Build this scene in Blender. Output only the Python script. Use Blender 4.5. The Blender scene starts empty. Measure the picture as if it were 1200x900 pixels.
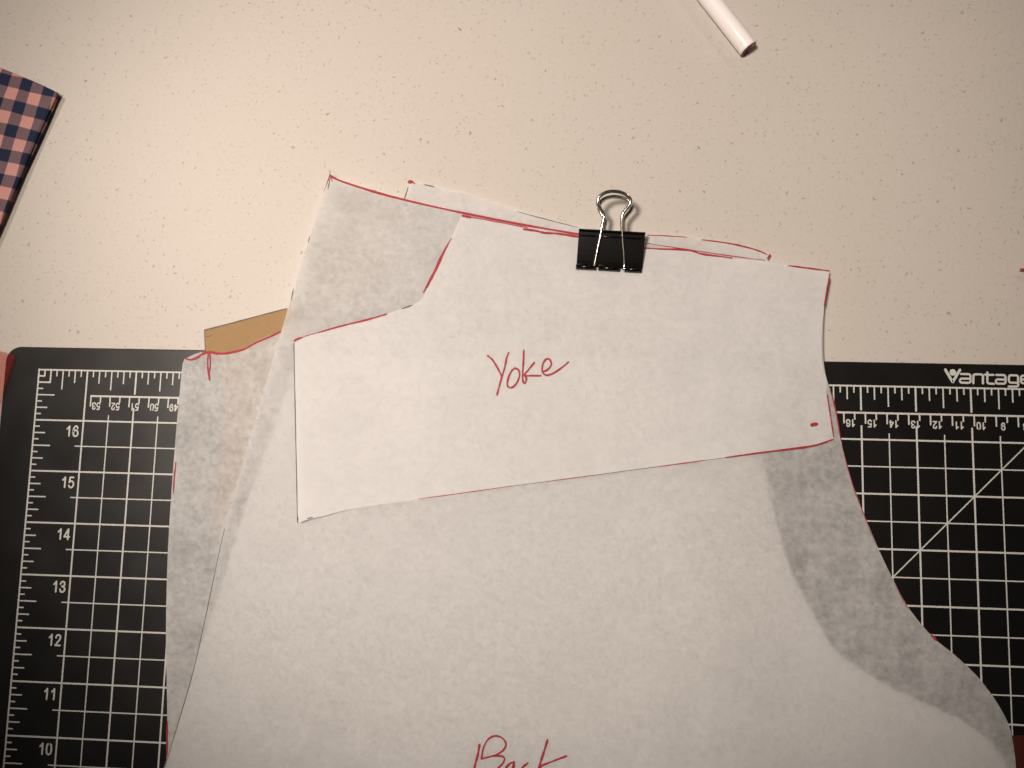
import bpy, bmesh, math, random
from mathutils import Vector, Matrix, geometry, noise

random.seed(7)
IN = 0.0254
scene = bpy.context.scene
COL = scene.collection

# ------------------------------------------------------------------ camera
FPX = 841.067                                    # focal length in pixels of the 1200 px photograph
RV = Vector((3.04263286, 0.0346396697, -0.0791171174))
ROT = Matrix.Rotation(RV.length, 3, RV.normalized())
MAT_Z = 0.003                                    # top of the cutting mat above the counter
CAM = Vector((10.18059497, -1.43600027, 13.72695365)) * IN + Vector((0, 0, MAT_Z))
RIGHT, DOWN, FWD = Vector(ROT[0]), Vector(ROT[1]), Vector(ROT[2])
cam_data = bpy.data.cameras.new('camera')
cam = bpy.data.objects.new('camera', cam_data)
COL.objects.link(cam)
M = Matrix((RIGHT, -DOWN, -FWD)).transposed().to_4x4()
M.translation = CAM
cam.matrix_world = M
cam_data.sensor_width = 36.0
cam_data.lens = FPX / 1200 * 36
cam_data.clip_start = 0.01
cam_data.clip_end = 50
scene.camera = cam

# ------------------------------------------------------------------ light
world = bpy.data.worlds.new('World')
scene.world = world
world.use_nodes = True
bg = world.node_tree.nodes['Background']
bg.inputs[0].default_value = (1.0, 0.86, 0.72, 1)
bg.inputs[1].default_value = 0.02


def lamp(name, loc, target, watts, radius, cone, blend, col):
    d = bpy.data.lights.new(name, 'SPOT')
    d.energy = watts
    d.shadow_soft_size = radius
    d.spot_size = math.radians(cone)
    d.spot_blend = blend
    d.color = col
    o = bpy.data.objects.new(name, d)
    COL.objects.link(o)
    o.location = loc
    o.rotation_euler = (Vector(target) - Vector(loc)).to_track_quat('-Z', 'Y').to_euler()
    return o


WARM = (1.0, 0.875, 0.765)
lamp('overhead_spot', (0.02, 0.05, 0.80), (0.243, 0.050, 0), 34.5, 0.075, 51, 0.85, WARM)
lamp('overhead_spot', (-0.36, 0.42, 0.85), (-0.19, 0.27, 0), 16.5, 0.07, 58, 1.0, (1.0, 0.86, 0.735))  # fill spot added for the mat's left sheen and the upper-left corner
lamp('overhead_spot', (1.15, 0.95, 1.1), (0.52, 0.34, 0), 11, 0.08, 36, 1.0, (1.0, 0.82, 0.64))  # weak fill spot added only to lift the upper-right counter

scene.view_settings.view_transform = 'Standard'
scene.view_settings.look = 'None'
scene.view_settings.exposure = 0
scene.view_settings.gamma = 1
scene.cycles.max_bounces = 14
scene.cycles.diffuse_bounces = 10
scene.cycles.transparent_max_bounces = 12
scene.cycles.use_denoising = True
scene.cycles.sample_clamp_indirect = 4


# ------------------------------------------------------------------ helpers
def W(px, py, z=0.0):
    """The point at height z that photograph pixel (px, py) shows."""
    d = RIGHT * ((px - 600) / FPX) + DOWN * ((py - 450) / FPX) + FWD
    t = (z - CAM.z) / d.z
    return CAM + d * t


def obj(name, verts, faces, mat, parent=None, smooth=False):
    me = bpy.data.meshes.new(name)
    me.from_pydata([tuple(v) for v in verts], [], faces)
    me.update()
    if mat:
        me.materials.append(mat)
    if smooth:
        for p in me.polygons:
            p.use_smooth = True
    o = bpy.data.objects.new(name, me)
    COL.objects.link(o)
    if parent:
        o.parent = parent
        o.matrix_parent_inverse = parent.matrix_basis.inverted()
    return o


def empty(name, loc):
    o = bpy.data.objects.new(name, None)
    COL.objects.link(o)
    o.location = loc
    o.empty_display_size = 0.01
    return o


def tag(o, label, cat, group=None):
    o['label'] = label
    o['category'] = cat
    if group:
        o['group'] = group
    return o


def spline(pts, sub=8, closed=False):
    """Catmull-Rom through 2-D or 3-D points."""
    P = [Vector(p) for p in pts]
    n = len(P)
    out = []
    segs = n if closed else n - 1
    for i in range(segs):
        if closed:
            a, b, c, d = P[(i - 1) % n], P[i], P[(i + 1) % n], P[(i + 2) % n]
        else:
            a, b, c, d = P[max(i - 1, 0)], P[i], P[i + 1], P[min(i + 2, n - 1)]
        for k in range(sub):
            t = k / sub
            out.append(0.5 * ((2 * b) + (c - a) * t + (2 * a - 5 * b + 4 * c - d) * t * t
                              + (3 * b - a - 3 * c + d) * t ** 3))
    if not closed:
        out.append(P[-1].copy())
    return out


def tube(pts, r, n=10, closed=False, cap=True):
    """verts, faces of a round wire along 3-D points."""
    V, F = [], []
    m = len(pts)
    prev = None
    for i, p in enumerate(pts):
        if closed:
            t = pts[(i + 1) % m] - pts[(i - 1) % m]
        else:
            t = pts[min(i + 1, m - 1)] - pts[max(i - 1, 0)]
        t.normalize()
        if prev is None:
            a = t.orthogonal().normalized()
        else:
            a = (prev - t * prev.dot(t)).normalized()
        prev = a
        b = t.cross(a)
        rr = r[i] if isinstance(r, (list, tuple)) else r
        for k in range(n):
            u = 2 * math.pi * k / n
            V.append(p + a * (rr * math.cos(u)) + b * (rr * math.sin(u)))
    for i in range(m if closed else m - 1):
        for k in range(n):
            j = (i + 1) % m
            F.append((i * n + k, i * n + (k + 1) % n, j * n + (k + 1) % n, j * n + k))
    if cap and not closed:
        F.append(tuple(range(n - 1, -1, -1)))
        F.append(tuple((m - 1) * n + k for k in range(n)))
    return V, F


def lathe(prof, origin, axis, n=40):
    """prof: (distance along axis, radius)."""
    axis = axis.normalized()
    a = axis.orthogonal().normalized()
    b = axis.cross(a)
    V, F = [], []
    for s, r in prof:
        for k in range(n):
            u = 2 * math.pi * k / n
            V.append(origin + axis * s + a * (r * math.cos(u)) + b * (r * math.sin(u)))
    for i in range(len(prof) - 1):
        for k in range(n):
            F.append((i * n + k, (i + 1) * n + k, (i + 1) * n + (k + 1) % n, i * n + (k + 1) % n))
    return V, F


def smoothstep(a, b, x):
    t = max(0.0, min(1.0, (x - a) / (b - a)))
    return t * t * (3 - 2 * t)


# ------------------------------------------------------------------ materials
class NT:
    def __init__(self, name):
        self.m = bpy.data.materials.new(name)
        self.m.use_nodes = True
        self.t = self.m.node_tree
        self.t.nodes.clear()
        self.out = self.n('ShaderNodeOutputMaterial')

    def n(self, kind, **kw):
        nd = self.t.nodes.new(kind)
        for k, v in kw.items():
            setattr(nd, k, v)
        return nd

    def l(self, a, b):
        self.t.links.new(a, b)

    def s(self, node, **kw):
        for k, v in kw.items():
            node.inputs[k.replace('_', ' ')].default_value = v
        return node

    def math(self, op, a, b=None, clamp=False):
        nd = self.n('ShaderNodeMath', operation=op)
        nd.use_clamp = clamp
        for i, v in enumerate((a, b)):
            if v is None:
                continue
            if isinstance(v, (int, float)):
                nd.inputs[i].default_value = v
            else:
                self.l(v, nd.inputs[i])
        return nd.outputs[0]

    def mix(self, fac, a, b):
        nd = self.n('ShaderNodeMix', data_type='RGBA')
        for key, v in ((0, fac), (6, a), (7, b)):
            if isinstance(v, (int, float, tuple)):
                nd.inputs[key].default_value = v
            else:
                self.l(v, nd.inputs[key])
        return nd.outputs[2]

    def maprange(self, v, a, b, c, d):
        nd = self.n('ShaderNodeMapRange')
        self.l(v, nd.inputs[0])
        for i, x in enumerate((a, b, c, d)):
            nd.inputs[i + 1].default_value = x
        return nd.outputs[0]

    def noise(self, vec, scale, detail=3, rough=0.5):
        nd = self.n('ShaderNodeTexNoise')
        nd.inputs['Scale'].default_value = scale
        nd.inputs['Detail'].default_value = detail
        nd.inputs['Roughness'].default_value = rough
        self.l(vec, nd.inputs['Vector'])
        return nd

    def bump(self, h, strength, dist):
        nd = self.n('ShaderNodeBump')
        nd.inputs['Strength'].default_value = strength
        nd.inputs['Distance'].default_value = dist
        self.l(h, nd.inputs['Height'])
        return nd.outputs[0]


def pos(N):
    return N.n('ShaderNodeNewGeometry').outputs['Position']


def plain(name, col, rough, spec=0.5, metal=0.0, var=0.0, scale=400, bump=0.0):
    N = NT(name)
    b = N.n('ShaderNodeBsdfPrincipled')
    N.s(b, Roughness=rough, Metallic=metal)
    b.inputs['Specular IOR Level'].default_value = spec
    nz = N.noise(pos(N), scale, 4, 0.6)
    lo = tuple(c * (1 - var) for c in col) + (1,)
    hi = tuple(min(1, c * (1 + var)) for c in col) + (1,)
    N.l(N.mix(nz.outputs[0], lo, hi), b.inputs['Base Color'])
    if bump:
        N.l(N.bump(nz.outputs[0], bump, 0.0002), b.inputs['Normal'])
    N.l(b.outputs[0], N.out.inputs[0])
    return N.m


def mat_counter():
    N = NT('speckled_quartz')
    p0 = pos(N)
    warp = N.noise(p0, 520, 2)
    w = N.n('ShaderNodeVectorMath', operation='SCALE')
    N.l(warp.outputs['Color'], w.inputs[0])
    w.inputs['Scale'].default_value = 0.0042
    add = N.n('ShaderNodeVectorMath', operation='ADD')
    N.l(p0, add.inputs[0])
    N.l(w.outputs[0], add.inputs[1])
    flat = N.n('ShaderNodeVectorMath', operation='MULTIPLY')
    N.l(add.outputs[0], flat.inputs[0])
    flat.inputs[1].default_value = (1, 1, 0)
    base = N.noise(p0, 14, 3)
    col = N.mix(base.outputs[0], (0.50, 0.47, 0.428, 1), (0.54, 0.493, 0.46, 1))
    fine = N.noise(p0, 420, 3, 0.7)
    col = N.mix(N.maprange(fine.outputs[0], 0.35, 0.7, 0.0, 0.22), col, (0.46, 0.41, 0.365, 1))

    def layer(col, scale, rmin, rmax, keep, dark, tan, amax, seed):
        v = N.n('ShaderNodeTexVoronoi')
        v.voronoi_dimensions = '2D'
        v.inputs['Scale'].default_value = scale
        off = N.n('ShaderNodeVectorMath', operation='ADD')
        N.l(flat.outputs[0], off.inputs[0])
        off.inputs[1].default_value = (seed * 1.37, seed * 0.71, 0)
        N.l(off.outputs[0], v.inputs['Vector'])
        sep = N.n('ShaderNodeSeparateColor')
        N.l(v.outputs['Color'], sep.inputs[0])
        rad = N.maprange(N.math('POWER', sep.outputs[0], 2.2), 0, 1, rmin, rmax)
        inside = N.math('SUBTRACT', rad, v.outputs['Distance'])
        a = N.maprange(inside, -0.02, 0.035, 0, 1)
        on = N.math('LESS_THAN', sep.outputs[1], keep)
        a = N.math('MULTIPLY', a, on)
        a = N.math('MULTIPLY', a, N.maprange(sep.outputs[2], 0, 1, amax * 0.3, amax))
        c = N.mix(sep.outputs[0], tan, dark)
        return N.mix(a, col, c)

    col = layer(col, 400, 0.07, 0.18, 0.6, (0.24, 0.18, 0.14, 1), (0.40, 0.31, 0.26, 1), 0.55, 1)
    col = layer(col, 265, 0.055, 0.14, 0.55, (0.17, 0.13, 0.10, 1), (0.30, 0.225, 0.19, 1), 0.68, 2)
    col = layer(col, 140, 0.03, 0.08, 0.4, (0.10, 0.07, 0.06, 1), (0.22, 0.165, 0.14, 1), 0.66, 3)
    b = N.n('ShaderNodeBsdfPrincipled')
    N.l(col, b.inputs['Base Color'])
    N.s(b, Roughness=0.42)
    b.inputs['Specular IOR Level'].default_value = 0.3
    N.l(b.outputs[0], N.out.inputs[0])
    return N.m


def mat_paper(name, col=(0.838, 0.834, 0.832), trans=0.63, mott=0.11, seed=0.0):
    """Thin translucent tracing paper: light passes through, so layers below show softly."""
    N = NT(name)
    p0 = pos(N)
    off = N.n('ShaderNodeVectorMath', operation='ADD')
    N.l(p0, off.inputs[0])
    off.inputs[1].default_value = (seed, seed * 0.6, 0)
    big = N.noise(off.outputs[0], 60, 3, 0.55)
    sm = N.noise(off.outputs[0], 330, 5, 0.68)
    # long fibre streaks
    st = N.n('ShaderNodeVectorMath', operation='MULTIPLY')
    N.l(off.outputs[0], st.inputs[0])
    st.inputs[1].default_value = (0.35, 1.0, 1.0)
    fib = N.noise(st.outputs[0], 700, 3, 0.6)
    s = N.math('ADD', N.math('MULTIPLY', sm.outputs[0], 0.6), N.math('MULTIPLY', big.outputs[0], 0.4))
    fac = N.maprange(s, 0.37, 0.63, trans - mott, trans + mott)
    dif = N.n('ShaderNodeBsdfDiffuse')
    tr = N.n('ShaderNodeBsdfTranslucent')
    c = N.mix(fib.outputs[0], tuple(x * 0.985 for x in col) + (1,), tuple(min(1, x * 1.015) for x in col) + (1,))
    # thin spots of the sheet let more light through and also swallow less of it
    thin = N.n('ShaderNodeVectorMath', operation='SCALE')
    N.l(c, thin.inputs[0])
    N.l(N.maprange(s, 0.37, 0.63, 1 - 0.28 * mott, 1 + 0.28 * mott), thin.inputs['Scale'])
    c = thin.outputs[0]
    N.l(c, dif.inputs[0])
    N.l(c, tr.inputs[0])
    h = N.math('ADD', N.math('MULTIPLY', sm.outputs[0], 0.7), N.math('MULTIPLY', big.outputs[0], 1.2))
    N.l(N.bump(h, 0.16, 0.0004), dif.inputs['Normal'])
    mx = N.n('ShaderNodeMixShader')
    N.l(fac, mx.inputs[0])
    N.l(dif.outputs[0], mx.inputs[1])
    N.l(tr.outputs[0], mx.inputs[2])
    gl = N.n('ShaderNodeBsdfGlossy')
    gl.inputs['Roughness'].default_value = 0.45
    fr = N.n('ShaderNodeFresnel')
    fr.inputs[0].default_value = 1.3
    m2 = N.n('ShaderNodeMixShader')
    N.l(N.math('MULTIPLY', fr.outputs[0], 0.6), m2.inputs[0])
    N.l(mx.outputs[0], m2.inputs[1])
    N.l(gl.outputs[0], m2.inputs[2])
    N.l(m2.outputs[0], N.out.inputs[0])
    return N.m


def mat_gingham(u, v, origin, size):
    """Woven check: two stripe sets crossing, pink ground with navy yarn."""
    N = NT('gingham_weave')
    p0 = pos(N)
    wob = N.noise(p0, 45, 2)
    w = N.n('ShaderNodeVectorMath', operation='SCALE')
    N.l(wob.outputs['Color'], w.inputs[0])
    w.inputs['Scale'].default_value = 0.0022
    p = N.n('ShaderNodeVectorMath', operation='ADD')
    N.l(p0, p.inputs[0])
    N.l(w.outputs[0], p.inputs[1])

    def stripe(d):
        dt = N.n('ShaderNodeVectorMath', operation='DOT_PRODUCT')
        N.l(p.outputs[0], dt.inputs[0])
        dt.inputs[1].default_value = d
        k = N.math('DIVIDE', N.math('SUBTRACT', dt.outputs['Value'], origin.dot(d)), size * 2)
        f = N.math('FRACT', k)
        return N.maprange(N.math('PINGPONG', f, 0.5), 0.238, 0.262, 0, 1)
    a, b_ = stripe(u), stripe(v)
    s = N.math('MULTIPLY', N.math('ADD', a, b_), 0.5)
    ramp = N.n('ShaderNodeValToRGB')
    ramp.color_ramp.elements[0].color = (0.58, 0.29, 0.27, 1)
    ramp.color_ramp.elements[1].color = (0.013, 0.022, 0.055, 1)
    e = ramp.color_ramp.elements.new(0.5)
    e.color = (0.165, 0.108, 0.125, 1)
    N.l(s, ramp.inputs[0])
    th = N.noise(p0, 2600, 2)
    col = N.mix(N.maprange(th.outputs[0], 0.3, 0.7, 0, 0.25), ramp.outputs[0], (0.05, 0.03, 0.03, 1))
    b = N.n('ShaderNodeBsdfPrincipled')
    N.l(col, b.inputs['Base Color'])
    N.s(b, Roughness=0.9)
    b.inputs['Specular IOR Level'].default_value = 0.15
    N.l(N.bump(th.outputs[0], 0.4, 0.0003), b.inputs['Normal'])
    N.l(b.outputs[0], N.out.inputs[0])
    return N.m


def mat_film():
    N = NT('red_translucent_acrylic')
    tr = N.n('ShaderNodeBsdfTransparent')
    tr.inputs[0].default_value = (0.98, 0.87, 0.85, 1)
    b = N.n('ShaderNodeBsdfPrincipled')
    nz = N.noise(pos(N), 300, 3)
    N.l(N.mix(nz.outputs[0], (0.42, 0.03, 0.04, 1), (0.5, 0.05, 0.055, 1)), b.inputs['Base Color'])
    N.s(b, Roughness=0.15)
    mx = N.n('ShaderNodeMixShader')
    mx.inputs[0].default_value = 0.11
    N.l(tr.outputs[0], mx.inputs[1])
    N.l(b.outputs[0], mx.inputs[2])
    N.l(mx.outputs[0], N.out.inputs[0])
    return N.m


def mat_rubber():
    N = NT('black_mat_vinyl')
    b = N.n('ShaderNodeBsdfPrincipled')
    p0 = pos(N)
    nz = N.noise(p0, 25, 4)
    N.l(N.mix(nz.outputs[0], (0.0016, 0.0013, 0.0012, 1), (0.0028, 0.0022, 0.002, 1)), b.inputs['Base Color'])
    N.l(N.maprange(N.noise(p0, 40, 4).outputs[0], 0.3, 0.7, 0.31, 0.36), b.inputs['Roughness'])
    b.inputs['Specular IOR Level'].default_value = 0.8
    grain = N.noise(p0, 2500, 2)
    N.l(N.bump(grain.outputs[0], 0.12, 0.0001), b.inputs['Normal'])
    N.l(b.outputs[0], N.out.inputs[0])
    return N.m


COUNTER = mat_counter()
RUBBER = mat_rubber()
PRINT = plain('white_screen_print', (0.53, 0.53, 0.51), 0.55, 0.3, var=0.12, scale=500)
PAPER_BACK = mat_paper('tracing_paper', seed=0.0)
PAPER_YOKE = mat_paper('white_pattern_paper', (0.905, 0.899, 0.896), 0.52, 0.07, 0.37)
PAPER_INNER = mat_paper('inner_pattern_paper', (0.90, 0.895, 0.89), 0.24, 0.03, 0.61)
PAPER_LOW = mat_paper('tracing_paper_lower', trans=0.57, seed=0.83, mott=0.12)
PAPER_TOP = mat_paper('thin_tracing_paper', (0.90, 0.89, 0.885), 0.55, 0.10, 1.7)
KRAFT = plain('kraft_card', (0.315, 0.20, 0.10), 0.75, 0.2, var=0.10, scale=260, bump=0.1)
REDINK = plain('red_marker_ink', (0.32, 0.022, 0.035), 0.6, 0.3, var=0.35, scale=900)
DARKLINE = plain('dark_line', (0.10, 0.085, 0.08), 0.6, 0.3, var=0.3, scale=900)  # thin dark lines on the sheets, most along their edges
BLACKPAINT = plain('black_enamel', (0.003, 0.0026, 0.0025), 0.24, 0.3, var=0.2, scale=200)
STEEL = plain('nickel_wire', (0.62, 0.58, 0.52), 0.16, 0.5, metal=1.0, var=0.05, scale=300)
WHITEPLASTIC = plain('white_plastic', (0.86, 0.81, 0.80), 0.25, 0.5, var=0.03, scale=120)
PINKPLUG = plain('dull_pink_plastic', (0.33, 0.12, 0.095), 0.55, 0.3, var=0.15, scale=400)
REDPLASTIC = plain('red_pen_plastic', (0.30, 0.02, 0.02), 0.35, 0.5, var=0.1, scale=200)
REDCLOTH = plain('dark_red_cloth', (0.06, 0.013, 0.009), 0.9, 0.1, var=0.45, scale=500, bump=0.5)
FILM = mat_film()

# ------------------------------------------------------------------ counter
g = 1.2
ctr = obj('countertop', [(-g, -g, 0), (g + .3, -g, 0), (g + .3, g, 0), (-g, g, 0)], [(0, 1, 2, 3)], COUNTER)
ctr['kind'] = 'structure'

# ------------------------------------------------------------------ cutting mat
cm = empty('cutting_mat', (0, 0, 0))
tag(cm, 'black gridded cutting mat with white inch and centimetre markings under the paper patterns', 'cutting mat')


def rounded_rect(x0, x1, y0, y1, r, n=10):
    out = []
    for cx, cy, a0 in ((x1 - r, y1 - r, 0), (x0 + r, y1 - r, 90), (x0 + r, y0 + r, 180), (x1 - r, y0 + r, 270)):
        for k in range(n + 1):
            a = math.radians(a0 + 90 * k / n)
            out.append((cx + r * math.cos(a), cy + r * math.sin(a)))
    return out


def slab(name, outline, z0, z1, bev, mat, parent=None, smooth=False):
    """A flat slab with a bevelled rim from a counter-clockwise 2-D outline."""
    n = len(outline)
    c = Vector((sum(p[0] for p in outline) / n, sum(p[1] for p in outline) / n))
    rings = []
    for ins, z in ((bev, z0), (0, z0 + bev), (0, z1 - bev), (bev, z1)):
        ring = []
        for i, p in enumerate(outline):
            a, b = Vector(outline[i - 1]), Vector(outline[(i + 1) % n])
            t = (b - a).normalized()
            nrm = Vector((-t.y, t.x))
            q = Vector(p) + nrm * ins
            ring.append((q.x, q.y, z))
        rings.append(ring)
    V = [v for r in rings for v in r]
    F = []
    for k in range(3):
        for i in range(n):
            F.append((k * n + i, k * n + (i + 1) % n, (k + 1) * n + (i + 1) % n, (k + 1) * n + i))
    F.append(tuple(range(n - 1, -1, -1)))
    F.append(tuple(3 * n + i for i in range(n)))
    return obj(name, V, F, mat, parent, smooth)


MX0, MX1, MY0, MY1 = -0.72 * IN, 23.72 * IN, -17.46 * IN, 0.455 * IN
slab('mat_sheet', rounded_rect(MX0, MX1, MY0, MY1, 0.30 * IN), 0.0, MAT_Z, 0.0004, RUBBER, cm)
PZ = MAT_Z + 0.00006


class Quads:
    def __init__(self):
        self.V, self.F = [], []

    def line(self, x0, y0, x1, y1, w, z=PZ):
        a, b = Vector((x0, y0)) * IN, Vector((x1, y1)) * IN
        t = (b - a).normalized()
        nrm = Vector((-t.y, t.x)) * (w * IN / 2)
        i = len(self.V)
        for q in (a - nrm, b - nrm, b + nrm, a + nrm):
            self.V.append((q.x, q.y, z))
        self.F.append((i, i + 1, i + 2, i + 3))

    def build(self, name, mat, parent):
        return obj(name, self.V, self.F, mat, parent)


GX, GY = 23.0, 17.0
WI, WH = 0.032, 0.023
q = Quads()
q.line(0, 0, GX, 0, WI, PZ)
q.line(0, 0.02, 0, -GY, WI, PZ + 2e-5)
q.line(GX, 0.02, GX, -GY, WI, PZ + 2e-5)
q.line(0, -GY, GX, -GY, WI, PZ)
q.build('border_line', PRINT, cm)
q = Quads()
for k in range(2, 34):
    y = -k / 2
    if k % 2 == 0:
        q.line(0.02, y, GX, y, WI, PZ + 1e-5)
    else:
        q.line(0.86, y, GX - 0.86, y, WH, PZ + 1e-5)
for k in range(2, 46):
    x = k / 2
    if k == 2:
        q.line(x, 0, x, -GY, WI, PZ + 4e-5)
    elif k % 2 == 0:
        q.line(x, -0.74, x, -GY, WI, PZ + 4e-5)
    else:
        q.line(x, -0.88, x, -GY, WH, PZ + 4e-5)
q.line(16.5, -3.5, 19, -1, WH, PZ + 6e-5)
q.build('grid_line', PRINT, cm)
q = Quads()
for k in range(3, int(GX * 8)):
    x = k / 8
    if x == 1:
        continue
    ln = 0.46 if k % 8 == 0 else 0.385 if k % 4 == 0 else 0.255 if k % 2 == 0 else 0.13
    q.line(x, 0, x, -ln, 0.034 if k % 8 == 0 else 0.026, PZ + 4e-5)
for k in range(3, int(GY * 8)):
    y = -k / 8
    if k % 8 == 0:
        continue
    ln = 0.36 if k % 4 == 0 else 0.235 if k % 2 == 0 else 0.115
    q.line(0, y, ln, y, 0.026, PZ + 4e-5)
for s in (0.125, 0.25):
    q.line(s, 0, s, -s - 0.014, 0.032, PZ + 4e-5)
    q.line(0, -s, s, -s, 0.032, PZ + 3e-5)
CMX = lambda c: 1.115 + (53 - c) / 2.54
CY = -0.505
q.line(CMX(53) - 0.015, CY, CMX(1), CY, 0.036, PZ + 6e-5)
for c2 in range(2, 107):
    x = CMX(c2 / 2)
    q.line(x, CY, x, CY - (0.205 if c2 % 2 == 0 else 0.13), 0.028, PZ + 8e-5)
q.build('ruler_tick', PRINT, cm)


def strokes(paths, width, zf, n_round=6):
    """Ribbon strokes (lists of world xy) with round ends; width per stroke may vary along it."""
    V, F = [], []
    for si, path in enumerate(paths):
        m = len(path)
        i0 = len(V)
        for i, p in enumerate(path):
            t = (path[min(i + 1, m - 1)] - path[max(i - 1, 0)])
            t.z = 0
            if t.length < 1e-9:
                t = Vector((1, 0, 0))
            t.normalize()
            nrm = Vector((-t.y, t.x, 0))
            wv = width(si, i / (m - 1)) / 2
            for s in (-1, 1):
                v = p + nrm * (wv * s)
                V.append((v.x, v.y, zf(v.x, v.y) + si * 1.5e-5))
        for i in range(m - 1):
            a = i0 + 2 * i
            F.append((a, a + 2, a + 3, a + 1))
        for end, i in ((0, 0), (1, m - 1)):
            p = path[i]
            r = width(si, float(end)) / 2
            if r < 1e-5:
                continue
            c0 = len(V)
            V.append((p.x, p.y, zf(p.x, p.y) + si * 1.5e-5 + 6e-6))
            for k in range(10):
                a = 2 * math.pi * k / 10
                x, y = p.x + r * math.cos(a), p.y + r * math.sin(a)
                V.append((x, y, zf(x, y) + si * 1.5e-5 + 6e-6))
            for k in range(10):
                F.append((c0, c0 + 1 + k, c0 + 1 + (k + 1) % 10))
    return V, F


DIG = {
    '0': [[(.28, 1), (.10, .90), (.04, .5), (.10, .10), (.28, 0), (.46, .10), (.52, .5), (.46, .90), (.28, 1)]],
    '1': [[(.10, .72), (.22, .82), (.34, 1)], [(.34, 1), (.34, 0)]],
    '2': [[(.05, .72), (.12, .93), (.29, 1), (.46, .91), (.50, .72), (.40, .48), (.20, .24), (.06, .02)], [(.04, 0), (.52, 0)]],
    '3': [[(.05, .76), (.14, .95), (.29, 1), (.45, .92), (.46, .68), (.36, .56), (.22, .53)], [(.22, .53), (.42, .48), (.52, .28), (.44, .06), (.27, 0), (.11, .05), (.04, .24)]],
    '4': [[(.40, 0), (.40, 1)], [(.40, 1), (.02, .28)], [(.02, .25), (.54, .25)]],
    '5': [[(.48, 1), (.14, 1)], [(.14, 1), (.07, .50)], [(.07, .50), (.20, .61), (.38, .60), (.51, .42), (.49, .16), (.34, 0), (.18, .01), (.04, .18)]],
    '6': [[(.48, .80), (.40, .97), (.26, 1), (.10, .84), (.04, .45), (.09, .12), (.27, 0), (.46, .08), (.52, .30), (.44, .54), (.28, .60), (.11, .50), (.06, .32)]],
    '7': [[(.04, 1), (.52, 1)], [(.52, .98), (.32, .60), (.20, 0)]],
    '8': [[(.28, .53), (.11, .64), (.10, .87), (.28, 1), (.46, .87), (.45, .64), (.28, .53), (.07, .40), (.06, .12), (.28, 0), (.50, .12), (.49, .40), (.28, .53)]],
    '9': [[(.08, .20), (.16, .03), (.30, 0), (.46, .16), (.52, .55), (.47, .88), (.29, 1), (.10, .92), (.04, .70), (.12, .46), (.28, .40), (.45, .50), (.50, .68)]],
}


def number(txt, x, y, h, rot, align, bold):
    adv = 0.72 * h
    tw = adv * len(txt) - 0.16 * h
    ox = -tw if align == 'RIGHT' else -tw / 2
    cr, sr = math.cos(rot), math.sin(rot)
    paths = []
    for i, ch in enumerate(txt):
        for st in DIG[ch]:
            sp = spline([(a, b, 0) for a, b in st], 5) if len(st) > 2 else [Vector((a, b, 0)) for a, b in st]
            path = []
            for p in sp:
                lx, ly = ox + i * adv + p.x * h, p.y * h
                path.append(Vector(((x + lx * cr - ly * sr) * IN, (y + lx * sr + ly * cr) * IN, 0)))
            paths.append(path)
    V, F = strokes(paths, lambda i, t: bold * h * IN, lambda a, b: PZ + 1.2e-4)
    return obj('number', V, F, PRINT, cm)


for k in range(16, 8, -1):
    number(str(k), 0.915, -(17 - k) - 0.305, 0.195, 0, 'RIGHT', 0.17)
for c in range(53, 2, -1):
    number(str(c), CMX(c) + 0.12, CY - 0.135, 0.125, math.pi, 'CENTER', 0.19)


# maker's name printed above the ruler, drawn letter by letter in rounded strokes
def arc_path(pts, r=14, n=5):
    """Polyline with rounded corners (photo close-up coordinates)."""
    P = [Vector((p[0], p[1], 0)) for p in pts]
    out = [P[0]]
    for i in range(1, len(P) - 1):
        a, b, c = P[i - 1], P[i], P[i + 1]
        r1 = min(r, (a - b).length / 2, (c - b).length / 2)
        s, e = b + (a - b).normalized() * r1, b + (c - b).normalized() * r1
        for k in range(n + 1):
            t = k / n
            out.append(s * (1 - t) ** 2 + b * 2 * t * (1 - t) + e * t * t)
    out.append(P[-1])
    return out


LG = [
    [(192, 362), (286, 522), (378, 366)],
    [(392, 418), (512, 420), (514, 532), (378, 528), (380, 476), (508, 478)],
    [(550, 536), (550, 420), (672, 424), (672, 538)],
    [(728, 398), (728, 540), (812, 544)],
    [(696, 426), (806, 430)],
    [(842, 430), (958, 432), (960, 544), (836, 540), (838, 486), (956, 490)],
    [(1000, 578), (1122, 580), (1120, 436), (1004, 434), (1002, 528), (1116, 530)],
    [(1268, 538), (1158, 536), (1158, 438), (1272, 442), (1272, 490), (1164, 488)],
]
paths = []
for st in LG:
    pp = arc_path(st, 30 if st is not LG[0] else 6)
    paths.append([W(1090 + p.x / 10.91, 400 + p.y / 10.91, MAT_Z) for p in pp])
V, F = strokes(paths, lambda i, t: 0.00100 if i else 0.00125, lambda x, y: PZ + 9e-5)
cc = W(1090 + 285 / 10.91, 400 + 398 / 10.91, MAT_Z)
i0 = len(V)
V.append((cc.x, cc.y, PZ + 2.6e-4))
for k in range(24):
    a = 2 * math.pi * k / 24
    V.append((cc.x + 0.00155 * math.cos(a), cc.y + 0.00155 * math.sin(a), PZ + 2.6e-4))
F += [(i0, i0 + 1 + k, i0 + 1 + (k + 1) % 24) for k in range(24)]
obj('printed_lettering', V, F, PRINT, cm)

# ------------------------------------------------------------------ paper sheets
CLIP = W(716, 292, 0.0065)


def undul(x, y):
    a = noise.noise(Vector((x * 11, y * 11, 3.1))) * 1.4
    b = noise.noise(Vector((x * 26, y * 22, 9.4))) * 0.45
    return (a + b) * 1e-3


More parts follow.
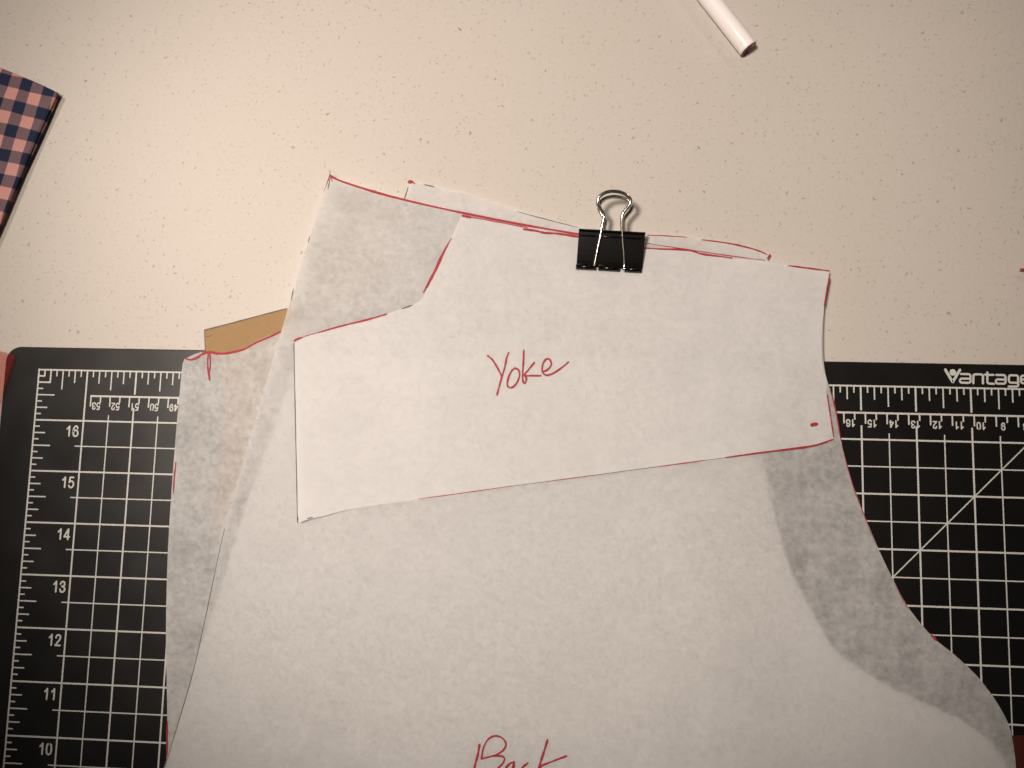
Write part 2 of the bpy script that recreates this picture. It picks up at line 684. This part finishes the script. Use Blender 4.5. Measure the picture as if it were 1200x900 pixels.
X_SLOPE0, X_SLOPE1 = W(815, 700, 0.006).x, W(945, 700, 0.006).x
Y_SLOPE0, Y_SLOPE1 = W(900, 500, 0.006).y, W(900, 610, 0.006).y


def right_shade_slope(x, y):
    """Slopes the big sheets down at right below the yoke, shaped to darken them."""
    return -0.0030 * smoothstep(X_SLOPE0, X_SLOPE1, x) * smoothstep(Y_SLOPE0, Y_SLOPE1, y)  # the tilt replaces a phone's shadow on this side


def make_height(base, clip_z, k, extra=None, floor=0.0):
    def H(x, y):
        d = math.hypot(x - CLIP.x, (y - CLIP.y) * 1.2)
        w = math.exp(-(d / 0.030) ** 2)
        off_mat = smoothstep(MY1 - 0.005, MY1 + 0.045, y)
        z = base + undul(x, y) * k - 0.0022 * off_mat
        if extra:
            z += extra(x, y)
        if y < MY1:
            z = max(z, floor)
        return z * (1 - w) + clip_z * w
    return H


def sheet(name, outline_px, z_nom, H, mat, step=0.0045):
    pts = [W(p[0], p[1], z_nom) for p in outline_px]
    # refine towards the true height
    for _ in range(2):
        pts = [W(p[0], p[1], H(v.x, v.y)) for p, v in zip(outline_px, pts)]
    # resample long edges
    B = []
    for i, a in enumerate(pts):
        b = pts[(i + 1) % len(pts)]
        n = max(1, int((b - a).to_2d().length / step))
        for k in range(n):
            B.append((a + (b - a) * (k / n)).to_2d())
    nb = len(B)
    x0, x1 = min(p.x for p in B), max(p.x for p in B)
    y0, y1 = min(p.y for p in B), max(p.y for p in B)
    pool = list(B)

    def inside(x, y):
        c = False
        j = nb - 1
        for i in range(nb):
            if (B[i].y > y) != (B[j].y > y) and x < (B[j].x - B[i].x) * (y - B[i].y) / (B[j].y - B[i].y) + B[i].x:
                c = not c
            j = i
        return c
    yy, row = y0 + step * 0.5, 0
    while yy < y1:
        xx = x0 + (step * 0.5 if row % 2 else 0)
        while xx < x1:
            if inside(xx, yy) and min((p - Vector((xx, yy))).length_squared for p in B) > (step * 0.45) ** 2:
                pool.append(Vector((xx, yy)))
            xx += step
        yy += step * 0.866
        row += 1
    edges = [(i, (i + 1) % nb) for i in range(nb)]
    r = geometry.delaunay_2d_cdt(pool, edges, [list(range(nb))], 1, 1e-7)
    verts = [(v.x, v.y, H(v.x, v.y)) for v in r[0]]
    return obj(name, verts, [tuple(f) for f in r[2]], mat, None, True)


def px_path(pts, z, sub=8):
    return [W(p.x, p.y, z) for p in spline([(a[0], a[1], 0) for a in pts], sub)]


def mark(name, parent, H, px_strokes, w_px, mat=None, taper=0.0, lift=0.00022, sub=8):
    """Pen strokes and thin dark lines lying on a sheet; widths in photograph pixels, heights from the sheet."""
    paths = []
    for st in px_strokes:
        sp = spline([(a[0], a[1], 0) for a in st], sub)
        path = []
        for p in sp:
            v = W(p.x, p.y, 0.006)
            for _ in range(2):
                v = W(p.x, p.y, H(v.x, v.y) + lift)
            path.append(v)
        paths.append(path)
    pm = CAM.z / FPX
    rnd = random.Random(len(px_strokes) * 13 + int(px_strokes[0][0][0]))
    ph = rnd.random() * 6

    def width(i, t):
        wv = (w_px[i] if isinstance(w_px, (list, tuple)) else w_px) * pm
        wob = 1 + 0.14 * math.sin(t * 17 + ph + i) + 0.08 * math.sin(t * 41 + i * 2)
        if taper:
            wob *= 1 - taper * abs(2 * t - 1) ** 2
        return max(wv * wob, 2e-5)
    zf = lambda x, y: H(x, y) + lift
    if name == 'handwriting':
        V, F = strokes(paths, width, zf)
        return obj(name, V, F, mat or REDINK, parent)
    for i, pth in enumerate(paths):               # every separate pen stroke is its own part
        V, F = strokes([pth], lambda _, t: width(i, t), lambda x, y: zf(x, y) + i * 1.5e-5)
        obj(name, V, F, mat or REDINK, parent)


# --- kraft card sticking out at the left
H_K = lambda x, y: MAT_Z + 0.0006
kp = [W(p[0], p[1], MAT_Z + 0.0009) for p in ((239, 386), (241, 416), (256, 428), (266, 470), (262, 540), (248, 600), (262, 628), (300, 560), (345, 420), (352, 358))]
kraft = slab('kraft_card_piece', [(p.x, p.y) for p in kp], MAT_Z + 0.0003, MAT_Z + 0.0009, 0.0001, KRAFT)
tag(kraft, 'brown kraft card strip peeking out between counter and the notched lower pattern sheet', 'card')
HKz = lambda x, y: MAT_Z + 0.0009
mark('cut_edge_line', kraft, HKz, [[(240, 387), (263, 381), (300, 371), (336, 361.5)], [(239.5, 387), (240.5, 412)]], [1.5, 0.9], DARKLINE, 0.3, 0.00005)
mark('cut_edge_line', kraft, HKz, [[(241, 394), (245, 394.5), (248, 392)]], 0.7, DARKLINE, 0.6, 0.00005)

# --- lower left sheet (front piece) with a notch mark
H_L = make_height(0.0058, 0.0054, 0.6, lambda x, y: 0.0004 * smoothstep(0.10, 0.05, x))
topL = [(216, 421), (226, 416), (237, 412.5), (252, 413), (265, 413.5), (286, 408.5), (300, 400), (330, 387), (370, 370), (440, 345)]
L_out = ([(p.x, p.y) for p in spline([(a, b, 0) for a, b in topL], 4)]
         + [(520, 350), (520, 1120), (180, 1120)]
         + [(p.x, p.y) for p in spline([(a, b, 0) for a, b in ((188, 960), (195, 890), (196, 840), (194.5, 760), (195, 700), (197, 640), (201, 575), (206, 510), (211, 455), (214, 426))], 4)])
sheetL = sheet('pattern_sheet', L_out, 0.0045, H_L, PAPER_LOW)
tag(sheetL, 'mottled translucent pattern sheet lowest at left, red notch mark at its top edge', 'paper sheet')
mark('pen_line', sheetL, H_L, [[(217, 420), (223, 421.5), (230, 419.5), (238, 414.5), (246, 413), (252, 414), (265, 414), (285, 409.5), (300, 401.5), (315, 395), (329, 388.5)]], 2.6, None, 0.2)
mark('pen_line', sheetL, H_L, [[(238, 414), (246, 412.5), (254, 414.5)]], 2.8)
mark('notch_mark', sheetL, H_L, [[(244, 414), (243.2, 425), (244, 437), (245.5, 445.5)], [(246, 414), (246.3, 428), (245.2, 437), (245.7, 445.5)]], 1.6)
mark('pen_line', sheetL, H_L, [[(206, 542), (204, 560), (203, 578)], [(196, 846), (195.6, 865), (195.6, 885)]], [1.6, 2.0], None, 0.4)

# --- sheet showing above the waist line (behind the others)
H_T = make_height(0.0058, 0.0057, 0.6, lambda x, y: -0.0012 * smoothstep(0.02, 0.06, y))
topT = [(481, 212.5), (505, 217.5), (545, 227), (605, 246), (640, 256), (678, 265.5), (716, 270), (757, 274.5), (805, 277.5), (840, 283), (868, 287.5), (888, 293), (902, 299)]
T_out = [(p.x, p.y) for p in spline([(a, b, 0) for a, b in topT], 4)] + [(893, 330), (870, 440), (560, 470), (420, 470), (455, 320), (472, 240)]
sheetT = sheet('pattern_sheet', T_out, 0.0042, H_T, PAPER_TOP)
tag(sheetT, 'translucent pattern sheet peeking out above the red waist line behind the binder clip', 'paper sheet')
mark('pen_line', sheetT, H_T, [[(478, 213.5), (481, 212), (486, 215)], [(478.5, 214.5), (483, 214)]], [2.4, 2.0], None, 0.5)
mark('dark_line', sheetT, H_T, [[(497, 216.3), (503, 217.5), (509, 219)], [(478.5, 219), (475.5, 228), (473.5, 234)], [(606, 248), (640, 257), (677, 266.5)]], [1.5, 1.3, 1.0], DARKLINE, 0.6)
mark('pen_line', sheetT, H_T, [[(758, 275.5), (780, 276.3), (805, 278)], [(823, 281), (850, 284.5), (868, 288), (888, 293.5), (899, 298.5)], [(902.5, 298), (899.5, 303.5)]], [1.2, 2.0, 2.2], None, 0.5)

# --- the inner sheet under the back piece; only its outline shows through
H_M = make_height(0.0066, 0.0061, 0.8, lambda x, y: 0.85 * right_shade_slope(x, y) - 0.0018 * smoothstep(0.27, 0.33, x), 0.0037)
M_left = [(353, 416), (336, 461), (311, 532), (287, 598), (260, 687), (233, 767), (215, 829), (197, 895), (180, 960)]
M_right = [(1196, 960), (1182, 905), (1163, 873), (1130, 846), (1090, 826), (1045, 806), (1000, 778), (975, 757), (955, 722), (936, 690), (918, 645), (905, 595), (894, 540), (886, 480), (884, 420)]
top_wl = [(386, 205), (410, 215), (440, 224.5), (470, 233), (510, 242), (560, 251.5), (620, 263), (678, 274), (716, 279), (757, 284), (800, 291), (850, 298.5), (900, 306), (940, 312), (972, 317.5)]
M_out = [(420, 418), (560, 420), (720, 420)] + list(reversed([(p.x, p.y) for p in spline([(a, b, 0) for a, b in M_right], 3)])) + [(1196, 1120), (160, 1120)] + list(reversed([(p.x, p.y) for p in spline([(a, b, 0) for a, b in M_left], 3)]))
sheetM = sheet('pattern_sheet', M_out, 0.0053, H_M, PAPER_INNER)
tag(sheetM, 'inner pattern sheet sandwiched under the back piece, outline only showing through at its sides', 'paper sheet')

# --- the large back piece


BAND = [(W(a, y, 0.006), W(b, y, 0.006)) for y, a, b in ((215, 383, 426), (293, 358, 397), (350, 341, 378), (461, 308, 338), (532, 288, 312), (598, 269, 288), (687, 248, 260), (767, 231, 236), (890, 194, 197))]


def back_extra(x, y):
    # the left margin curls up off the sheet below; a broad fold below the yoke's corner stands in for soft cast shade
    pts = BAND
    if y >= pts[0][0].y:
        a, b, k = pts[0][0].x, pts[0][1].x, 1.0
    elif y <= pts[-1][0].y:
        a, b = pts[-1][0].x, pts[-1][1].x
    else:
        for (p, q_), (r_, s_) in zip(pts, pts[1:]):
            if r_.y <= y <= p.y:
                t = (p.y - y) / (p.y - r_.y)
                a, b = p.x + (r_.x - p.x) * t, q_.x + (s_.x - q_.x) * t
                break
    z = 0.02 * max(0.0, b - x)
    soft = (x - b) / 0.004
    if abs(soft) < 1:
        z = 0.02 * 0.004 * (1 - soft) ** 2 / 4
    fade = smoothstep(-0.09, 0.0, y)
    w = max(0.0, min(1.0, (b + 0.075 - x) / 0.075))
    z += 0.0005 * fade * w ** 1.6
    a2, b2 = W(350, 600, 0.006), W(262, 830, 0.006)
    t2 = (b2 - a2).to_2d().normalized()
    n3 = Vector((-t2.y, t2.x))
    d2 = (Vector((x, y)) - a2.to_2d()).dot(n3)
    z += 0.0026 * smoothstep(-0.022, 0.028, d2) * smoothstep(0.02, -0.03, y) * smoothstep(0.30, 0.15, x)
    return z + right_shade_slope(x, y)


H_B = make_height(0.0075, 0.0064, 1.0, back_extra, 0.0045)
right_B = [(972, 317.5), (969, 340), (966, 360), (964, 400), (966, 430), (970, 448), (975, 462), (980, 482), (986, 517), (992, 545), (1000, 569), (1011, 598), (1028, 640), (1047, 680), (1062, 708), (1080, 732), (1098, 751), (1117, 766), (1140, 787), (1154, 803), (1170, 826), (1182, 849), (1187, 870), (1190.5, 898), (1192, 940), (1196, 1120)]
left_B = [(150, 1040), (192, 900), (206, 855), (225, 790), (240, 725), (254, 655), (264, 615), (280, 560), (300, 490), (318, 428), (335, 370), (350, 320), (368, 262), (380, 224)]
B_out = ([(p.x, p.y) for p in spline([(a, b, 0) for a, b in top_wl], 3)][:-1]
         + [(p.x, p.y) for p in spline([(a, b, 0) for a, b in right_B], 3)]
         + [(130, 1120)] + [(p.x, p.y) for p in spline([(a, b, 0) for a, b in left_B], 3)])
sheetB = sheet('pattern_sheet', B_out, 0.0062, H_B, PAPER_BACK, 0.004)
tag(sheetB, 'large translucent pattern sheet marked Back in red, red curved waist line along its top', 'paper sheet')
mark('pen_line', sheetB, H_B, [[(387, 206), (398, 211.5), (420, 219), (450, 228), (490, 238), (540, 249), (600, 261), (640, 268), (678, 274.5)]], 2.6)
mark('pen_line', sheetB, H_B, [[(757, 285), (800, 291.5), (850, 299), (897, 305)]], 1.2, None, 0.5)
mark('dark_line', sheetB, H_B, [[(387, 199), (386, 206), (380, 223)], [(387.5, 207), (384, 222)], [(363, 277), (361, 284)], [(344, 338), (341, 352)]], [0.9, 1.0, 0.9, 1.0], DARKLINE, 0.6)
mark('pen_line', sheetB, H_B, [[(386.5, 207), (382.5, 216)], [(388, 208), (389.5, 213)]], 1.0, None, 0.6)
mark('dark_line', sheetB, H_B, [[(263, 620), (253.5, 662), (241, 722), (226, 788), (207, 853), (193, 899)]], 0.8, DARKLINE, 0.3)
mark('pen_line', sheetB, H_B, [[(973, 457), (979.5, 482), (985.5, 517)], [(986, 520), (999.5, 569), (1010, 597), (1027, 640)], [(1048, 684), (1061, 708), (1066, 715)], [(1091, 744), (1094.5, 747), (1097.5, 751)]], [1.5, 1.0, 0.8, 2.6], None, 0.6)


def from_zoom(bx, by, s, strokes_):
    return [[(bx + a / s, by + b / s) for a, b in st] for st in strokes_]


BACK = from_zoom(520, 800, 5, [
    [(209, 366), (200, 420), (182, 490), (162, 570)],
    [(222, 440), (232, 385), (258, 335), (296, 313), (338, 322), (364, 356), (350, 395), (300, 425), (222, 447)],
    [(222, 447), (280, 432), (335, 430), (356, 446), (340, 480), (295, 520), (225, 575)],
    [(414, 466), (385, 476), (358, 515), (362, 560), (396, 530), (412, 476), (410, 530), (425, 565)],
    [(492, 472), (462, 498), (448, 540), (470, 568), (500, 552)],
    [(608, 336), (590, 395), (566, 470), (545, 545)],
    [(718, 430), (640, 460), (568, 492), (600, 520), (650, 575)],
])
mark('handwriting', sheetB, H_B, BACK, [2.5, 2.0, 2.0, 2.4, 2.4, 2.4, 2.1])

# --- the yoke piece on top
corner = W(350, 606, 0.0075)


def yoke_extra(x, y):
    d = math.hypot((x - corner.x) / 0.050, (y - corner.y) / 0.030)
    z = 0.0042 * math.exp(-d * d)
    d2 = abs(x - W(344, 500, 0.007).x)
    z += 0.0006 * math.exp(-(d2 / 0.012) ** 2)
    return z


H_Y = lambda x, y: max(make_height(0.0082, 0.0067, 1.05, yoke_extra)(x, y), H_B(x, y) + 0.0004)
Y_top = [(541, 252), (580, 259), (615, 266), (640, 270.5), (678, 277), (716, 283), (757, 290), (800, 292.5), (830, 298), (858, 302.5), (900, 307), (940, 312.5), (971, 318)]
Y_right = [(971, 318), (971, 325), (968, 340), (965.5, 360), (963, 390), (963, 420), (966, 436), (969, 447), (968.5, 460), (972, 484), (976.5, 508), (977, 515)]
Y_bot = [(977, 515), (960, 520.5), (940, 524), (900, 529), (850, 536), (800, 542.5), (700, 556), (600, 569), (500, 584), (440, 592), (405, 598), (380, 604.5), (362, 608.5), (348.5, 613)]
Y_left = [(348.5, 613), (347.5, 560), (346.5, 510), (345, 450), (344, 400)]
Y_tl = [(344, 400), (352, 396), (380, 388), (415, 378.5), (447, 370), (470, 362), (486, 356), (495, 350), (500, 340), (508, 324), (518, 303), (528, 282), (535, 265), (541, 252)]
Y_out = []
for part in (Y_top, Y_right, Y_bot, Y_left, Y_tl):
    Y_out += [(p.x, p.y) for p in spline([(a, b, 0) for a, b in part], 3)][:-1]
sheetY = sheet('pattern_sheet', Y_out, 0.0070, H_Y, PAPER_YOKE, 0.004)
tag(sheetY, 'white topmost pattern piece marked Yoke in red, held by the binder clip', 'paper sheet')
mark('pen_line', sheetY, H_Y, [[(344.5, 400), (348, 397.5), (354, 395.5)], [(353, 395.5), (366, 391.5), (376, 389)], [(372, 390), (400, 382), (425, 376), (445, 370.5), (453, 368)]], [2.8, 0.9, 2.2], None, 0.4)
mark('pen_line', sheetY, H_Y, [[(495.5, 343), (503, 330), (511, 315), (519, 297), (529, 279)]], 3.4, None, 0.85)
mark('dark_line', sheetY, H_Y, [[(470, 362), (478, 359.5), (484, 357)]], 1.4, DARKLINE, 0.8)
mark('pen_line', sheetY, H_Y, [[(542, 252.8), (551, 254.5)], [(614, 268.5), (628, 270.5), (638, 272.8), (655, 274), (678, 277.5)], [(552, 254.5), (580, 259.5), (618, 267)]], [3.0, 2.6, 1.2])
mark('pen_line', sheetY, H_Y, [[(756, 290.8), (775, 291.8), (806, 293), (822, 297.5), (840, 300), (858, 302.5)], [(924, 311.2), (945, 314), (972, 317.5)], [(972, 323.5), (970, 335), (966, 358)]], [2.2, 1.9, 1.9], None, 0.35)
mark('dark_line', sheetY, H_Y, [[(344.3, 402), (345.2, 450), (346.5, 510), (347.5, 560), (348.5, 612)]], 1.0, DARKLINE, 0.2)
mark('dark_line', sheetY, H_Y, [[(360, 607.8), (367, 606)], [(348.5, 613), (349, 606)]], 1.2, DARKLINE, 0.6)
mark('pen_line', sheetY, H_Y, [[(490, 584.8), (540, 578), (600, 569.5)], [(640, 564.2), (680, 559), (700, 556.2)], [(770, 546.9), (800, 542.9), (826, 539.3)], [(850, 536.2), (900, 529.3), (940, 524.4), (960, 520.5), (976.5, 514.5)]], [0.9, 0.7, 1.1, 2.2], None, 0.5)
mark('dark_line', sheetY, H_Y, [[(590, 571), (640, 564.4), (700, 556.4), (780, 545.6), (860, 535)]], 0.6, DARKLINE, 0.6, 0.00015)
mark('pen_line', sheetY, H_Y, [[(969.5, 463), (973, 486), (977, 512)], [(951.8, 498), (957, 496.8)]], [1.5, 4.2], None, 0.1)
YOKE = from_zoom(540, 380, 5, [
    [(158, 185), (182, 205), (206, 240), (240, 304)],
    [(280, 168), (268, 200), (258, 250), (240, 310), (225, 365), (212, 413)],
    [(322, 258), (300, 270), (280, 310), (272, 350), (282, 370), (305, 368), (330, 340), (344, 300), (338, 268), (316, 257)],
    [(369, 153), (367, 215), (362, 290), (365, 335), (376, 345), (384, 322), (376, 300)],
    [(430, 225), (400, 262), (373, 300), (410, 301), (470, 302)],
    [(478, 280), (508, 266), (530, 236), (520, 206), (498, 206), (480, 236), (478, 278), (500, 298), (540, 288), (590, 255), (630, 222)],
])
mark('handwriting', sheetY, H_Y, YOKE, 2.1)

# ------------------------------------------------------------------ binder clip
clip = empty('binder_clip', (CLIP.x, CLIP.y, 0))
tag(clip, 'black binder clip with silver wire handles gripping the top edge of the paper stack', 'binder clip')
ZJ = 0.0066
Jl, Jr = W(675.5, 311.5, ZJ + 0.001), W(752.5, 316, ZJ + 0.001)
Sl, Sr = W(678.5, 267, ZJ + 0.0062), W(755, 271.5, ZJ + 0.0062)
J, S = (Jl + Jr) / 2, (Sl + Sr) / 2
ux = (Jr - Jl).to_2d().normalized()
uy = Vector((-ux.y, ux.x))
wid = (Jr - Jl).to_2d().length
ylen = (S - J).to_2d().dot(uy)
O2 = J.to_2d()


def CL(x, y, z):
    p = O2 + ux * x + uy * y
    return Vector((p.x, p.y, z))


prof = []
hz = 0.0058
for t in range(7):                                # front plate, slightly bowed
    k = t / 6
    prof.append((k * (ylen - 0.0012), ZJ + 0.0007 + (hz - 0.0012) * k ** 0.85))
for a in range(0, 91, 15):                        # rolled upper spine edge, standing a little proud
    r = 0.0011
    prof.append((ylen - r + r * math.sin(math.radians(a)), ZJ + hz - r + r * math.cos(math.radians(a)) + 0.0004))
for a in range(90, 181, 15):
    r = 0.0011
    prof.append((ylen - r + r * math.sin(math.radians(a)), ZJ - hz + r + r * math.cos(math.radians(a)) + 0.0004 + 0.0006))
for t in range(7):
    k = 1 - t / 6
    prof.append((k * (ylen - 0.0012), ZJ - 0.0015 - (hz - 0.0024) * k ** 0.85))
th = 0.00045
cnt = Vector((ylen * 0.6, ZJ))
V, F = [], []
np_ = len(prof)
ins = []
for i, p in enumerate(prof):
    a, b = Vector(prof[max(i - 1, 0)]), Vector(prof[min(i + 1, np_ - 1)])
    t = (b - a).normalized()
    nrm = Vector((t.y, -t.x))
    if nrm.dot(cnt - Vector(p)) < 0:
        nrm = -nrm
    qv = Vector(p) + nrm * th
    ins.append((qv.x, qv.y))
hw = wid / 2
for sx in (-hw, hw):
    for p in prof:
        V.append(CL(sx, p[0], p[1]))
    for p in ins:
        V.append(CL(sx, p[0], p[1]))
n2 = 2 * np_
for i in range(np_ - 1):
    F.append((i, i + 1, n2 + i + 1, n2 + i))
    F.append((np_ + i + 1, np_ + i, n2 + np_ + i, n2 + np_ + i + 1))
    F.append((i + 1, i, np_ + i, np_ + i + 1))
    F.append((n2 + i, n2 + i + 1, n2 + np_ + i + 1, n2 + np_ + i))
F.append((0, n2, n2 + np_, np_))
F.append((np_ - 1, n2 - 1, n2 + n2 - 1, n2 + np_ - 1))
body = obj('spring_body', V, F, BLACKPAINT, clip)
# raised crease along the spine
V, F = tube([CL(-hw, ylen - 0.0033, ZJ + hz - 0.00035), CL(hw, ylen - 0.0033, ZJ + hz - 0.00035)], 0.00035, 8)
obj('spine_ridge', V, F, BLACKPAINT, body, True)


def barrel(x0, x1, zc, side):
    r, ri = 0.00125, 0.0008
    V, F = [], []
    n = 18
    for x in (x0, x1):
        for rr in (r, ri):
            for k in range(n):
                a = 2 * math.pi * k / n
                V.append(CL(x, -0.0004 + rr * math.sin(a), zc + rr * math.cos(a)))
    for k in range(n):
        j = (k + 1) % n
        F.append((k, j, 2 * n + j, 2 * n + k))
        F.append((n + j, n + k, 3 * n + k, 3 * n + j))
        F.append((j, k, n + k, n + j))
        F.append((2 * n + k, 2 * n + j, 3 * n + j, 3 * n + k))
    return obj('jaw_barrel', V, F, BLACKPAINT, body, True)


g0, g1 = -hw + wid * 0.29, -hw + wid * 0.335
g2, g3 = -hw + wid * 0.655, -hw + wid * 0.735
ZF, ZB = ZJ + 0.0014, ZJ - 0.0020
for zc in (ZF, ZB):
    barrel(-hw - 0.0002, g0, zc, 1)
    barrel(g1, g2, zc, 1)
    barrel(g3, hw - 0.0006, zc, 1)

# front handle: traced in plan, rising from the jaw over the spine
wire = 0.00088
h_px = [(697.0, 309), (702.5, 282), (706.2, 262), (707.8, 252), (704, 245.5), (700.6, 239), (701.5, 232), (707, 226.8), (714, 224.6), (720, 224.2), (728, 225.6), (735.5, 229.5), (739, 235), (737.6, 240.5), (732.5, 247), (729, 254), (729.4, 275), (731, 297), (731.6, 311)]
jy = 311.0


def hz_front(py):
    k = (jy - py) / (jy - 224)
    return ZF + 0.0002 + 0.0088 * max(k, 0)


pts = [W(a, b, hz_front(b)) for a, b in h_px]
foot_l = [CL(-hw + 0.0006, -0.0004, ZF), CL(g0 - 0.002, -0.0004, ZF), CL(g0, -0.0004, ZF + 0.0001)]
foot_r = [CL(g3 - 0.0006, -0.0004, ZF + 0.0001), CL(g3 + 0.002, -0.0004, ZF), CL(hw - 0.0012, -0.0004, ZF)]
path = foot_l[:2] + [p for p in spline([foot_l[2]] + pts + [foot_r[0]], 6)] + foot_r[1:]
V, F = tube(path, wire, 12)
obj('wire_handle', V, F, STEEL, clip, True)
# rear handle: rests on the counter underneath
b_px = [(a + 1.2, b + 6.0) for a, b in h_px]


def hz_back(py):
    k = (jy - py) / (jy - 262)
    return max(ZB - 0.0002 - 0.0040 * max(k, 0), 0.0007)


pts = [W(a, b, hz_back(b)) for a, b in b_px]
foot_l = [CL(-hw + 0.0006, -0.0004, ZB), CL(g0 - 0.002, -0.0004, ZB), CL(g0, -0.0004, ZB)]
foot_r = [CL(g3 - 0.0006, -0.0004, ZB), CL(g3 + 0.002, -0.0004, ZB), CL(hw - 0.0012, -0.0004, ZB)]
path = foot_l[:2] + [p for p in spline([foot_l[2]] + pts[1:-1] + [foot_r[0]], 6)] + foot_r[1:]
V, F = tube(path, wire, 12)
obj('wire_handle', V, F, STEEL, clip, True)

# ------------------------------------------------------------------ folded gingham cloth
fc = empty('folded_cloth', W(0, 170, 0))
tag(fc, 'folded pink and navy gingham cloth lying on the counter at the left', 'cloth')
ZT = 0.0046
c0 = W(67, 108, ZT)
ca = W(0, 79, ZT)
cb = W(0, 258, ZT)
da = (ca - c0).to_2d().normalized()
db = (cb - c0).to_2d().normalized()
cu = (W(42.6 + 30, 113.6 + 7, ZT) - W(42.6, 113.6, ZT)).normalized()
cv = Vector((-cu.y, cu.x, 0))
sq = (W(16 + 13.3, 107.5 + 3.1, ZT) - W(16, 107.5, ZT)).to_2d().length
og = W(16, 107.5, ZT)
GING = mat_gingham(cu, cv, og, sq)


def cloth_layer(inset, z0, z1, jit):
    """One folded layer: pillow-edged slab with a slightly uneven outline."""
    base = c0.to_2d() + da * inset + db * inset * 0.6
    La, Lb = 0.115, 0.17
    out = []
    corners = [base, base + da * La, base + da * La + db * Lb, base + db * Lb]
    rnd = random.Random(int(jit * 100))
    ring = []
    for i in range(4):
        a, b = corners[i], corners[(i + 1) % 4]
        for k in range(14):
            t = k / 14
            p = a + (b - a) * t
            tn = (b - a).normalized()
            nn = Vector((tn.y, -tn.x))
            amp = 0.0005 * math.sin(t * 9 + jit * 3 + i) * (1 if k else 0)
            ring.append(p + nn * amp)
    # orientation
    area = sum(ring[i - 1].x * ring[i].y - ring[i].x * ring[i - 1].y for i in range(len(ring)))
    if area < 0:
        ring.reverse()
    return slab('cloth_layer', [(p.x, p.y) for p in ring], z0, z1, (z1 - z0) * 0.4, GING, fc, False)


cloth_layer(0.0012, 0.0001, 0.0015, 0.3)
cloth_layer(0.0005, 0.0015, 0.0030, 1.1)
cloth_layer(0.0, 0.0030, ZT, 2.2)

# ------------------------------------------------------------------ white marker tube
RP = 0.0046
e0 = W(877.5, 57.5, RP)
e1 = W(834, 2, RP)
ax = e1 - e0
ax.z = 0
ax.normalize()
e0.z = RP
mk = empty('white_marker', (e0.x, e0.y, 0))
tag(mk, 'white plastic marker with a dull pink end lying at the top of the counter', 'marker')
V, F = lathe([(0.0012, RP * 0.72), (0.0002, RP * 0.76), (0.0, RP * 0.82), (0.0001, RP * 0.93), (0.0006, RP * 0.99), (0.0016, RP), (0.12, RP), (0.121, RP * 0.8), (0.122, 0)], e0, ax)
obj('barrel', V, F, WHITEPLASTIC, mk, True)
V, F = lathe([(0.0009, 0), (0.0009, RP * 0.5), (0.0007, RP * 0.65), (0.0012, RP * 0.755)], e0, ax)
obj('end_plug', V, F, PINKPLUG, mk, True)
V, F = lathe([(0.0009, RP * 0.75), (-0.00012, RP * 0.77), (-0.00016, RP * 0.84), (0.0001, RP * 0.955)], e0, ax)
obj('end_ring', V, F, PINKPLUG, mk, True)

# ------------------------------------------------------------------ red translucent ruler at the left edge
rp = [W(a, b, MAT_Z + 0.0015) for a, b in ((17.5, 416.5), (-60, 394), (-90, 640), (-45, 606))]
ruler = slab('acrylic_template', list(reversed([(p.x, p.y) for p in reversed(rp)])), MAT_Z + 0.0003, MAT_Z + 0.0016, 0.0001, FILM)
tag(ruler, 'red translucent plastic corner overlapping the mat at the left edge', 'template')

# ------------------------------------------------------------------ dark red cloth at the bottom right corner
V, F = [], []
nx, ny = 26, 22
for j in range(ny):
    for i in range(nx):
        p = W(1184 + 110 * i / (nx - 1), 862 + 110 * j / (ny - 1), 0.0045)
        edge = min(i, j, nx - 1 - i, ny - 1 - j)
        z = MAT_Z + 0.0001 + 0.0008 * (1 - math.exp(-edge * 1.1)) + 0.0003 * noise.noise(Vector((p.x * 120, p.y * 120, 0)))
        V.append((p.x + 0.0006 * noise.noise(Vector((p.x * 90, p.y * 90, 5))), p.y + 0.0008 * noise.noise(Vector((p.x * 90, p.y * 90, 7))), z))
for j in range(ny - 1):
    for i in range(nx - 1):
        F.append((j * nx + i, (j + 1) * nx + i, (j + 1) * nx + i + 1, j * nx + i + 1))
rc = obj('cloth_scrap', V, F, REDCLOTH, None, True)
tag(rc, 'dark red cloth on the mat in the bottom right corner beside the back piece', 'cloth')

# ------------------------------------------------------------------ red pen, only its tip in view at the right edge
pen = empty('red_pen', W(1196, 316, 0))
tag(pen, 'red pen tip just entering at the right edge above the mat', 'pen')
a = W(1195, 315.2, 0.0035)
b = W(1260, 322, 0.0035)
ax = (b - a)
ax.z = 0
ax.normalize()
a.z = 0.0035
V, F = lathe([(0, 0.0), (0.0004, 0.0004), (0.003, 0.0006)], a, ax, 20)
obj('tip', V, F, REDPLASTIC, pen, True)
V, F = lathe([(0.003, 0.0006), (0.004, 0.0012), (0.018, 0.0033), (0.02, 0.0035), (0.13, 0.0035), (0.131, 0)], a, ax, 24)
obj('barrel', V, F, REDPLASTIC, pen, True)
